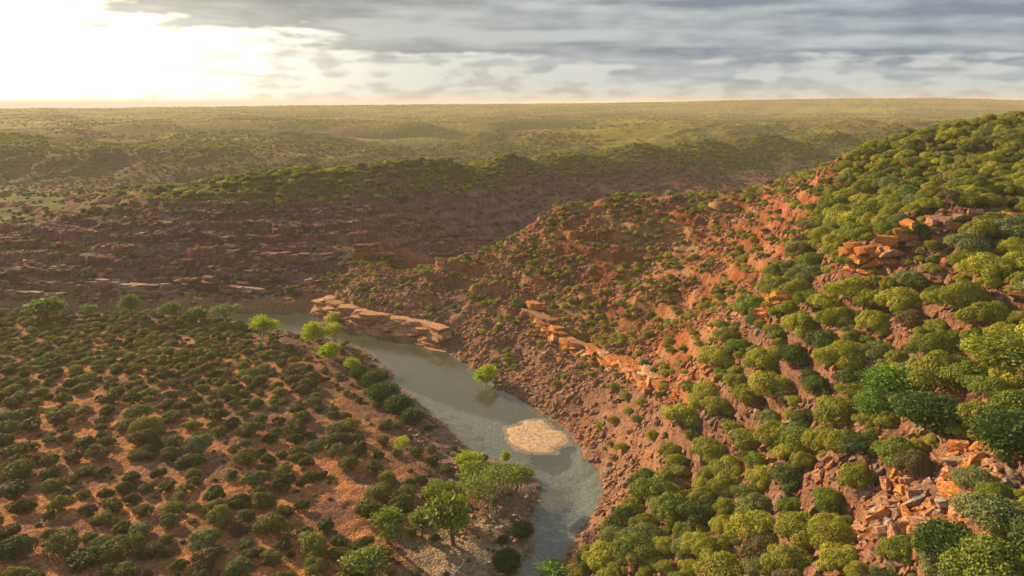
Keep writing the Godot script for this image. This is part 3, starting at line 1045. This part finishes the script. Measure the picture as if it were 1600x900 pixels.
func outcrops() -> void:
	rng.seed = 5
	var orange: Array = [rock_mats[0], rock_mats[0], rock_mats[1], rock_mats[3]]
	var mixed: Array = [rock_mats[1], rock_mats[1], rock_mats[2], rock_mats[0], rock_mats[4]]
	var pale: Array = [rock_mats[3], rock_mats[3], rock_mats[1]]
	var shade: Array = [rock_mats[5], rock_mats[5], rock_mats[4], rock_mats[1]]
	var o := thing("river_cliff", "banded pale pink sandstone cliff at the spur's foot, above the dark bend of water", "cliff", Vector3(-36, 0, -180))
	ledge(o, [Vector2(-55.5, -195), Vector2(-48, -187.2), Vector2(-40.4, -180.4), Vector2(-31, -176), Vector2(-24, -172), Vector2(-18.2, -166)], 6, 0.95, Vector2(2.5, 7.0), 4.2, 0.5, Vector2(0.35, -1), 0.0, pale, 0.03, 0.25, slabs, -1.0)
	o = thing("rock_ledge", "bright orange rock ledge running down the bare slope above the river", "ledge", Vector3(18, height(18, -138), -138))
	ledge(o, [Vector2(4.0, -169), Vector2(7.5, -160), Vector2(10.5, -152), Vector2(15.5, -144), Vector2(20, -136), Vector2(22.8, -126), Vector2(24.8, -116)], 3, 0.85, Vector2(1.6, 4.4), 2.8, 0.5, Vector2(1, 0.2), 0.7, orange, 0.05, 0.5, slabs)
	o = thing("rock_outcrop", "orange overhanging rock outcrop among green bushes high on the near spur", "outcrop", Vector3(54, height(54, -94), -94))
	ledge(o, [Vector2(48.2, -97.5), Vector2(49.0, -94.8), Vector2(51, -93.2), Vector2(53.4, -92.9)], 4, 0.95, Vector2(1.2, 2.6), 3.2, 0.12, Vector2(0.4, -1), 0.4, [rock_mats[0], rock_mats[0], rock_mats[1]], 0.0, 0.8)
	ledge(o, [Vector2(53.0, -93.0), Vector2(57, -92.4), Vector2(61, -91.0)], 2, 0.7, Vector2(0.9, 2.4), 2.6, 0.4, Vector2(0.4, -1), 0.35, mixed, 0.15)
	heap(o, Vector2(53, -92.2), Vector2(5.5, 1.6), 46, Vector2(0.3, 1.2), orange + mixed)
	o = thing("rock_outcrop", "broken pinkish rock band at the edge of picture right of the orange outcrop", "outcrop", Vector3(65, height(65, -88), -88))
	ledge(o, [Vector2(61.5, -90), Vector2(65, -88.4), Vector2(69, -86)], 3, 0.6, Vector2(0.9, 2.0), 2.0, 0.4, Vector2(0.3, -1), 0.2, mixed, 0.2)
	o = thing("orange_crag", "smooth rust orange rock face standing between bushes in mid slope", "rock", Vector3(41.5, height(41.5, -106), -106))
	ledge(o, [Vector2(39.6, -108.2), Vector2(41.0, -106), Vector2(42.6, -104.2)], 4, 0.95, Vector2(1.6, 2.6), 2.4, 0.3, Vector2(1, -0.3), 0.3, [rock_mats[0]], 0.0)
	o = thing("rocky_knoll", "heap of jagged pink and orange boulders at the lower right corner", "rocks", Vector3(35, height(35, -52.5), -52.5))
	heap(o, Vector2(35.0, -52.5), Vector2(6.0, 5.2), 330, Vector2(0.3, 1.7), mixed + mixed + orange)
	o = thing("boulder_bank", "grey-brown boulders piled along the shore below the lone lime tree", "rocks", Vector3(-4, 0.4, -142))
	heap(o, Vector2(-3.0, -142.0), Vector2(2.2, 4.0), 34, Vector2(0.4, 1.5), [rock_mats[2], rock_mats[4]])
	o = thing("boulder_bank", "pale grey stones lining the tip of the wooded point by the water", "rocks", Vector3(3.2, 0.3, -95))
	heap(o, Vector2(3.4, -96.0), Vector2(1.4, 4.5), 44, Vector2(0.25, 0.9), [rock_mats[2], rock_mats[4], rock_mats[3]])
	o = thing("rock_ledge", "long pale rock shelf low on the shaded wall, left of picture", "ledge", Vector3(-118, height(-118, -208), -208))
	ledge(o, [Vector2(-128, -210.5), Vector2(-120, -209.5), Vector2(-112, -208.5), Vector2(-104, -208)], 3, 0.8, Vector2(2.0, 5.0), 2.4, 0.7, Vector2(0, -1), 0.2, [rock_mats[6], rock_mats[6], rock_mats[5]], 0.1, 0.4, slabs)
	o = thing("rock_ledge", "pale tilted rock shelf low on the shaded wall, left of the spur's nose", "ledge", Vector3(-86, height(-86, -206), -206))
	ledge(o, [Vector2(-95, -211), Vector2(-89, -208), Vector2(-82, -205.5), Vector2(-77, -204.5)], 3, 0.75, Vector2(1.8, 4.4), 2.2, 0.7, Vector2(0, -1), 0.2, [rock_mats[6], rock_mats[5]], 0.15, 0.4, slabs)
	o = thing("rock_ledge", "low pale shelf at the water's edge in the far left corner of the gorge", "ledge", Vector3(-150, height(-150, -207), -207))
	ledge(o, [Vector2(-166, -210), Vector2(-157, -208.5), Vector2(-147, -207), Vector2(-138, -207)], 2, 0.8, Vector2(2.0, 5.0), 2.2, 0.7, Vector2(0, -1), 0.2, [rock_mats[6], rock_mats[5], rock_mats[5]], 0.25, 0.4, slabs)
	o = thing("rock_ledge", "broken maroon rock band halfway up the shaded wall, above the spur's nose", "ledge", Vector3(-50, height(-50, -222), -222))
	ledge(o, [Vector2(-92, -225), Vector2(-75, -222), Vector2(-60, -221), Vector2(-45, -222), Vector2(-30, -224)], 2, 0.9, Vector2(2.0, 5.0), 2.4, 0.7, Vector2(0, -1), 0.2, shade, 0.35, 0.5, slabs)

func trees() -> void:
	rng.seed = 9
	var lime := leaf_material("lime_leaves", Color(0.58, 0.58, 0.06))
	var gold := leaf_material("gold_leaves", Color(0.62, 0.56, 0.07))
	var gum := leaf_material("gum_leaves", Color(0.29, 0.32, 0.08))
	var dull := leaf_material("dull_leaves", Color(0.26, 0.29, 0.12))
	var dark := leaf_material("dark_leaves", Color(0.09, 0.14, 0.05))
	var bright := leaf_material("bright_leaves", Color(0.22, 0.34, 0.07))
	var g := "gum trees along the river"
	tree("gum_tree", "lime green gum tree alone at the flat's far edge before the dark water", -62.3, -166.3, 6.6, 7.4, 0, lime, bark_white, g)
	tree("gum_tree", "golden gum tree, left of the pair beside the river bend", -48.0, -159.7, 7.0, 6.4, 1, gold, bark_white, g)
	tree("gum_tree", "golden gum tree with bare pale trunk, right of the pair at the bend", -42.9, -161.6, 6.4, 5.0, 2, gold, bark_white, g)
	tree("gum_tree", "short bright lime tree in front of the golden pair", -41.4, -150.9, 4.9, 5.0, 3, lime, bark_white, g)
	tree("gum_tree", "small golden tree standing against the pale banded cliff", -48.6, -184.6, 5.6, 4.6, 1, gold, bark_white, g)
	tree("gum_tree", "small yellow-green tree above the sandy inlet, nearest of the bend trees", -35.0, -143.5, 4.4, 3.6, 0, lime, bark_white, g)
	tree("gum_tree", "lone lime green tree on the far bank beside grey boulders", -5.6, -142.9, 5.6, 5.0, 3, lime, bark_white, g)
	tree("gum_tree", "broad dull green tree nearest the dark water along the flat's back edge", -77.6, -183.1, 6.0, 8.4, 2, dull, bark_grey, g)
	tree("gum_tree", "dull green tree at the flat's back edge, below the tilted pale shelf", -92.7, -184.5, 5.6, 6.4, 0, dull, bark_grey, g)
	tree("gum_tree", "tall grey-green tree at the flat's back edge, below the long pale shelf", -105.5, -186.5, 6.8, 5.8, 1, dull, bark_grey, g)
	tree("gum_tree", "wide dull tree in the flat's far left corner", -126.5, -183.4, 6.2, 9.6, 3, dull, bark_grey, g)
	tree("gum_tree", "low grey-green tree between the far corner tree and the tall one", -117.8, -187.3, 3.8, 5.0, 2, dull, bark_grey, g)
	tree("gum_tree", "low dull tree just left of the broad one at the flat's back edge", -86.2, -183.1, 4.4, 5.9, 3, dull, bark_grey, g)
	tree("gum_tree", "thin yellow sapling standing among scattered shrubs west of the river", -18.1, -107.0, 3.6, 3.2, 2, gold, bark_white, g)
	tree("gum_tree", "bright lime tree behind the big white-trunked gum", -7.2, -101.5, 4.6, 4.8, 0, lime, bark_white, g)
	tree("gum_tree", "slender lime sapling right at the water's edge opposite the sandbar", -0.9, -107.6, 3.0, 1.8, 1, lime, bark_white, g)
	tree("gum_tree", "big spreading gum with a bare white trunk on the wooded point", -2.8, -90.5, 8.0, 9.5, 4, gum, bark_white, g)
	tree("gum_tree", "tall dense green gum in front of the white-trunked one", -8.0, -83.6, 7.6, 6.4, 3, gum, bark_grey, g)
	tree("gum_tree", "yellow-green bushy tree left of the wooded point, near bottom", -16.7, -82.9, 5.3, 6.0, 0, gum, bark_grey, g)
	tree("gum_tree", "mid-sized green gum between the bushy tree and the white trunk", -10.3, -91.0, 5.2, 5.4, 2, gum, bark_grey, g)
	tree("gum_tree", "low light green tree leaning over the stream at bottom centre", 4.6, -76.9, 3.9, 6.2, 1, bright, bark_grey, g)
	tree("gum_tree", "pale green low tree at the bottom edge below the bushy tree", -18.4, -76.0, 3.4, 5.6, 3, gum, bark_grey, g)
	tree("gum_tree", "round olive gum at the tip of the wooded point, beside the pale stones", 0.6, -98.0, 4.6, 5.6, 0, gum, bark_grey, g)
	tree("gum_tree", "olive gum squeezed between the bright lime tree and the white trunk", -5.4, -95.6, 5.4, 5.8, 3, gum, bark_grey, g)
	tree("gum_tree", "low olive tree between the tall dense gum and the bushy one", -12.4, -84.6, 4.0, 5.0, 1, gum, bark_grey, g)
	var db := "dark bushes by the river"
	for b in [["largest dark green bush on the bank beside the pale path", -25.5, -129.9, 4.0, 5.0], ["dark green bush next downstream of the largest one on the bank", -22.0, -125.4, 3.4, 4.4], ["dark green bush next upstream of the largest one on the bank", -28.5, -137.7, 3.7, 4.4], ["small dark bush at the downstream end of the bank's row", -18.6, -121.1, 3.0, 3.4], ["dark bush beside the yellow-green tree at the inlet", -33.0, -141.0, 2.9, 3.6], ["blackish bush standing on the pale sand at bottom centre", -0.8, -79.4, 3.5, 3.2], ["round blackish bush on the point's shore, at the channel", 1.3, -86.9, 2.5, 2.8]]:
		tree("dark_bush", b[0], b[1], b[2], b[3], b[4], 5, dark, bark_grey, db)
	var sb := "tall bushes on the near spur"
	tree("tall_bush", "vivid green bush in the middle of the near spur", 40.9, -69.7, 3.4, 5.4, 5, bright, bark_grey, sb)
	tree("tall_bush", "small vivid green bush just left of the larger vivid one", 38.2, -68.2, 2.6, 3.4, 5, bright, bark_grey, sb)
	tree("tall_bush", "tall dark green bush at the right edge above the boulder heap", 39.7, -51.0, 4.0, 5.0, 5, dark, bark_grey, sb)
	tree("tall_bush", "dark green bush behind the boulder heap", 39.0, -61.0, 3.2, 5.4, 5, dark, bark_grey, sb)
	tree("tall_bush", "dark green bush in front of the boulder heap at bottom right", 31.8, -44.5, 2.8, 4.2, 5, dark, bark_grey, sb)
	tree("tall_bush", "broad yellow-green bush at the right edge of picture, middle height", 48.1, -62.7, 3.6, 6.6, 5, leaf_material("yellow_leaves", Color(0.32, 0.32, 0.06)), bark_grey, sb)

func driftwood() -> void:
	rng.seed = 15
	for d in [["long bleached log lying on the sand below the wooded point", -3.2, -80.6, 4.4, 0.5], ["short bleached log on the bank near the blackish shore bush", -1.0, -84.4, 2.6, 2.2], ["thin forked branch stranded at the far edge of the beach", -7.0, -78.2, 3.0, 1.2]]:
		var o := thing("drift_log", d[0], "log", Vector3(d[1], height(d[1], d[2]) + 0.08, d[2]), d[4], "driftwood on the beach")
		var s := Shape.new()
		var n := 5
		var p := Vector3(-d[3] * 0.5, 0, 0)
		for k in n:
			var q := p + Vector3(d[3] / n, rng.randf_range(-0.04, 0.08), rng.randf_range(-0.15, 0.15))
			s.tube(p, q, lerpf(0.17, 0.07, float(k) / n), lerpf(0.17, 0.07, float(k + 1) / n), 6, Color(1, 1, 1))
			p = q
		part("stem", s.mesh(null), bark_white, o)
		var b := Shape.new()
		b.tube(Vector3(0, 0.05, 0), Vector3(0.7, 0.5, 0.5), 0.07, 0.03, 5, Color(1, 1, 1))
		b.tube(Vector3(0.7, 0.5, 0.5), Vector3(1.2, 0.6, 0.9), 0.03, 0.015, 5, Color(1, 1, 1))
		part("branch", b.mesh(null), bark_white, o)

# ---------------------------------------------------------------- sky
func sky_picture(to_sun: Vector3) -> Image:
	var w := 4096
	var h := 2048
	var im := Image.create(w, h, false, Image.FORMAT_RGBF)
	var streak := noise_of(41, 1.0, 6)
	var lump := noise_of(42, 1.0, 5)
	var curl := noise_of(43, 1.0, 4)
	var sun_az := atan2(to_sun.x, -to_sun.z)
	var j := 0
	while j < h / 2 + 8:
		var cell := 1 if j > 900 else 4       # coarse overhead, fine near the horizon
		var el := PI * 0.5 - PI * (j + 0.5 * cell) / h
		var deg := rad_to_deg(el)
		var i := 0
		while i < w:
			var az := TAU * (i + 0.5 * cell) / w          # the picture begins at -z and turns towards +x
			var off := wrapf(az - sun_az, -PI, PI)
			var d := Vector3(sin(az) * cos(el), sin(el), -cos(az) * cos(el))
			var ang := acos(clampf(d.dot(to_sun), -1.0, 1.0))
			var lift := 1.0 / (maxf(d.y, 0.0) + 0.10)
			var p := Vector2(d.x, d.z) * lift
			var s := streak.get_noise_3d(p.x * 0.4, p.y * 0.9, maxf(deg, 0.0) * 0.3)
			var l := lump.get_noise_3d(d.x * 5.0, d.y * 46.0, d.z * 5.0)
			var u := curl.get_noise_3d(d.x * 17.0, d.y * 60.0, d.z * 17.0)
			var gap := 1.5 + 6.2 * exp(-off * off / 0.42)
			var cover := sst(gap - 0.6, gap + 0.9, deg + 2.6 * l + 1.2 * s + 1.1 * u)
			var warm := exp(-ang * ang / 0.75)
			var glow := exp(-ang * ang / 0.14)
			var clear := Vector3(0.56, 0.60, 0.60).lerp(Vector3(0.95, 0.90, 0.74), warm) + Vector3(6.0, 5.4, 4.2) * glow
			clear *= 1.0 - 0.28 * clampf(0.25 + 2.0 * u + l, 0.0, 1.0)
			var t := clampf(0.46 + 1.1 * s + 0.8 * l + 0.3 * u, 0.0, 1.0)
			var cloud := Vector3(0.235, 0.29, 0.35).lerp(Vector3(0.53, 0.58, 0.61), t)
			cloud = cloud.lerp(Vector3(0.30, 0.295, 0.265).lerp(Vector3(0.60, 0.58, 0.49), t), clampf(warm * 1.15, 0.0, 1.0)) + Vector3(0.9, 0.8, 0.6) * glow
			var c := clear.lerp(cloud, cover)
			var k := Color(c.x, c.y, c.z) / 2.15
			if cell == 1:
				im.set_pixel(i, j, k)
			else:
				im.fill_rect(Rect2i(i, j, cell, cell), k)
			i += cell
		j += cell
	im.fill_rect(Rect2i(0, h / 2 + 8, w, h / 2 - 8), Color(0.42, 0.41, 0.36))
	return im

func sandbar() -> void:
	var g := Grid.new(-5, -130, 0.4, 46, 58)
	var edge := [Vector2(-0.8, -122.6), Vector2(2.4, -124.8), Vector2(6.2, -126.2), Vector2(8.6, -121.6), Vector2(9.2, -116.9), Vector2(8.0, -113), Vector2(5.2, -110.7), Vector2(1.7, -114.4), Vector2(-0.8, -122.6)]
	var shape := PackedVector2Array(edge)
	var m := StandardMaterial3D.new()
	m.resource_name = "wet_sand"
	m.albedo_color = Color(0.66, 0.47, 0.31).linear_to_srgb()
	m.albedo_texture = tex_grain
	m.uv1_triplanar = true
	m.uv1_world_triplanar = true
	m.uv1_scale = Vector3.ONE * 0.09
	m.roughness = 0.75
	m.heightmap_enabled = true
	m.heightmap_texture = tex_bump
	m.heightmap_scale = 6.0
	var st := SurfaceTool.new()
	st.begin(Mesh.PRIMITIVE_TRIANGLES)
	for j in g.nz:
		for i in g.nx:
			var x := g.x0 + i * g.step
			var z := g.z0 + j * g.step
			var d := line_distance(x, z, edge) * (-1.0 if Geometry2D.is_point_in_polygon(Vector2(x, z), shape) else 1.0)
			d += 1.7 * n_mid.get_noise_2d(x * 2.6, z * 2.6) + 1.0 * n_fine.get_noise_2d(x * 0.8, z * 0.8)
			var y := minf(-d * 0.11, 0.12)  + 0.035 * n_fine.get_noise_2d(x * 0.7 + z * 0.5, z * 1.6)
			g.v[j * g.nx + i] = d
			st.add_vertex(Vector3(x, y, z))
	for j in g.nz - 1:
		for i in g.nx - 1:
			var k := j * g.nx + i
			if minf(minf(g.v[k], g.v[k + 1]), minf(g.v[k + g.nx], g.v[k + g.nx + 1])) > 0.7:
				continue
			for q in [k, k + 1, k + g.nx, k + 1, k + g.nx + 1, k + g.nx]:
				st.add_index(q)
	st.generate_normals()
	var o := MeshInstance3D.new()
	o.name = "sandbar"
	o.mesh = st.commit()
	o.material_override = m
	o.set_meta("kind", "structure")
	add_child(o)

func water() -> void:
	var m := StandardMaterial3D.new()
	m.resource_name = "river_water"
	m.transparency = BaseMaterial3D.TRANSPARENCY_ALPHA
	m.albedo_color = Color(Color(0.17, 0.19, 0.155).linear_to_srgb(), 0.36)
	m.roughness = 0.05
	m.metallic_specular = 0.5
	m.normal_enabled = true
	var n := noise_of(51, 0.02, 3)
	var im := n.get_seamless_image(512, 512)
	im.convert(Image.FORMAT_L8)
	im.bump_map_to_normal_map(4.0)
	m.normal_texture = ImageTexture.create_from_image(im)
	m.normal_scale = 0.18
	m.uv1_triplanar = true
	m.uv1_world_triplanar = true
	m.uv1_scale = Vector3.ONE * 0.16
	var st := SurfaceTool.new()
	st.begin(Mesh.PRIMITIVE_TRIANGLES)
	var x := -250.0
	for r in [Rect2(-330, -216, 352, 206)]:
		var a := Vector3(r.position.x, 0, r.position.y)
		var b := Vector3(r.end.x, 0, r.position.y)
		var c := Vector3(r.end.x, 0, r.end.y)
		var d := Vector3(r.position.x, 0, r.end.y)
		for v in [a, b, c, a, c, d]:
			st.set_normal(Vector3.UP)
			st.add_vertex(v)
	var o := MeshInstance3D.new()
	o.name = "river_water"
	o.mesh = st.commit()
	o.material_override = m
	o.set_meta("kind", "structure")
	add_child(o)

func _ready() -> void:
	# ---- camera
	var cam := Camera3D.new()
	cam.name = "camera"
	cam.position = Vector3(0, 60, 0)
	cam.rotation_degrees = Vector3(-14.866, 0, 0)
	cam.fov = 44.5
	cam.near = 0.5
	cam.far = 20000.0
	add_child(cam)
	cam.current = true
	eye = cam.transform
	# ---- sun and sky
	var az := deg_to_rad(-49.0)
	var el := deg_to_rad(19.0)
	var to_sun := Vector3(sin(az) * cos(el), sin(el), -cos(az) * cos(el))
	var sun := DirectionalLight3D.new()
	sun.name = "sun"
	sun.light_energy = 1.6
	sun.light_color = Color(1.0, 0.85, 0.62)
	sun.light_angular_distance = 1.2
	sun.shadow_enabled = true
	add_child(sun)
	sun.look_at_from_position(to_sun * 100.0, Vector3.ZERO, Vector3.UP)
	var env := Environment.new()
	env.tonemap_mode = Environment.TONE_MAPPER_LINEAR
	env.tonemap_exposure = 2.15
	env.background_mode = Environment.BG_SKY
	var sky := Sky.new()
	var sm := PanoramaSkyMaterial.new()
	sm.panorama = ImageTexture.create_from_image(sky_picture(to_sun))
	sky.sky_material = sm
	env.sky = sky
	env.fog_enabled = true
	env.fog_density = 0.00021
	env.fog_light_color = Color(0.95, 0.93, 0.86)
	env.sdfgi_enabled = true
	env.ssao_enabled = true
	env.ssil_enabled = true
	var we := WorldEnvironment.new()
	we.name = "environment"
	we.environment = env
	add_child(we)
	# ---- land
	n_big = noise_of(1, 0.013, 3)
	n_mid = noise_of(2, 0.05, 3)
	n_fine = noise_of(3, 0.22, 3)
	n_ridge = noise_of(4, 0.0022, 4)
	n_patch = noise_of(5, 0.021, 3)
	n_far = noise_of(6, 0.0011, 4)
	var t0 := Time.get_ticks_msec()
	make_textures()
	survey()
	print("survey ", Time.get_ticks_msec() - t0)
	land()
	print("land ", Time.get_ticks_msec() - t0)
	water()
	sandbar()
	# ---- things
	bark_grey = bark("grey_bark", Color(0.20, 0.15, 0.12))
	bark_white = bark("white_bark", Color(0.70, 0.66, 0.58))
	for k in 6:
		fol_bench.append(shrub_foliage(100 + k, 10 + k * 2, 9000, 0.085, 0.95, 0.3))
		fol_slope.append(shrub_foliage(200 + k, 16 + k * 3, 16000, 0.066, 0.95, 0.32))
		stems.append(shrub_stems(300 + k, 0.9))
	for k in 4:
		fol_small.append(shrub_foliage(400 + k, 6 + k, 360, 0.42, 0.9, 0.3))
	for k in BENCH_TONES.size():
		tones["b" + str(k)] = leaf_material(BENCH_TONES[k][0].replace(" ", "_") + "_leaves", BENCH_TONES[k][1])
	for k in SLOPE_TONES.size():
		tones["s" + str(k)] = leaf_material(SLOPE_TONES[k][0].replace(" ", "_") + "_foliage", SLOPE_TONES[k][1])
	tones.any = leaf_material("scrub_leaves", Color(1, 1, 1))
	for k in 8:
		rocks.append(rock_mesh(500 + k, 0.8, 7, 0.10))
	for k in 6:
		slabs.append(rock_mesh(540 + k, 0.3, 3, 0.09, 3))
	for c in [["orange_rock", Color(0.85, 0.36, 0.13)], ["pink_rock", Color(0.66, 0.36, 0.25)], ["grey_rock", Color(0.48, 0.40, 0.36)], ["buff_rock", Color(0.90, 0.52, 0.32)], ["brown_rock", Color(0.36, 0.24, 0.19)], ["maroon_rock", Color(0.38, 0.18, 0.16)], ["pale_rock", Color(0.66, 0.44, 0.36)]]:
		rock_mats.append(rock_material(c[0], c[1]))
	rubble_mat = rock_material("stone", Color(1, 1, 1))
	tree_kinds = [tree_shape(600, 0.30, 3, 46, 0.15, 0.075), tree_shape(601, 0.26, 3, 46, 0.14, 0.075), tree_shape(602, 0.36, 3, 40, 0.14, 0.075), tree_shape(603, 0.22, 3, 50, 0.15, 0.075), tree_shape(604, 0.34, 4, 22, 0.12, 0.05), tree_shape(605, 0.10, 4, 110, 0.17, 0.036)]
	print("kinds ", Time.get_ticks_msec() - t0)
	trees()
	outcrops()
	driftwood()
	place_shrubs()
	rubble()
	print("done ", Time.get_ticks_msec() - t0)
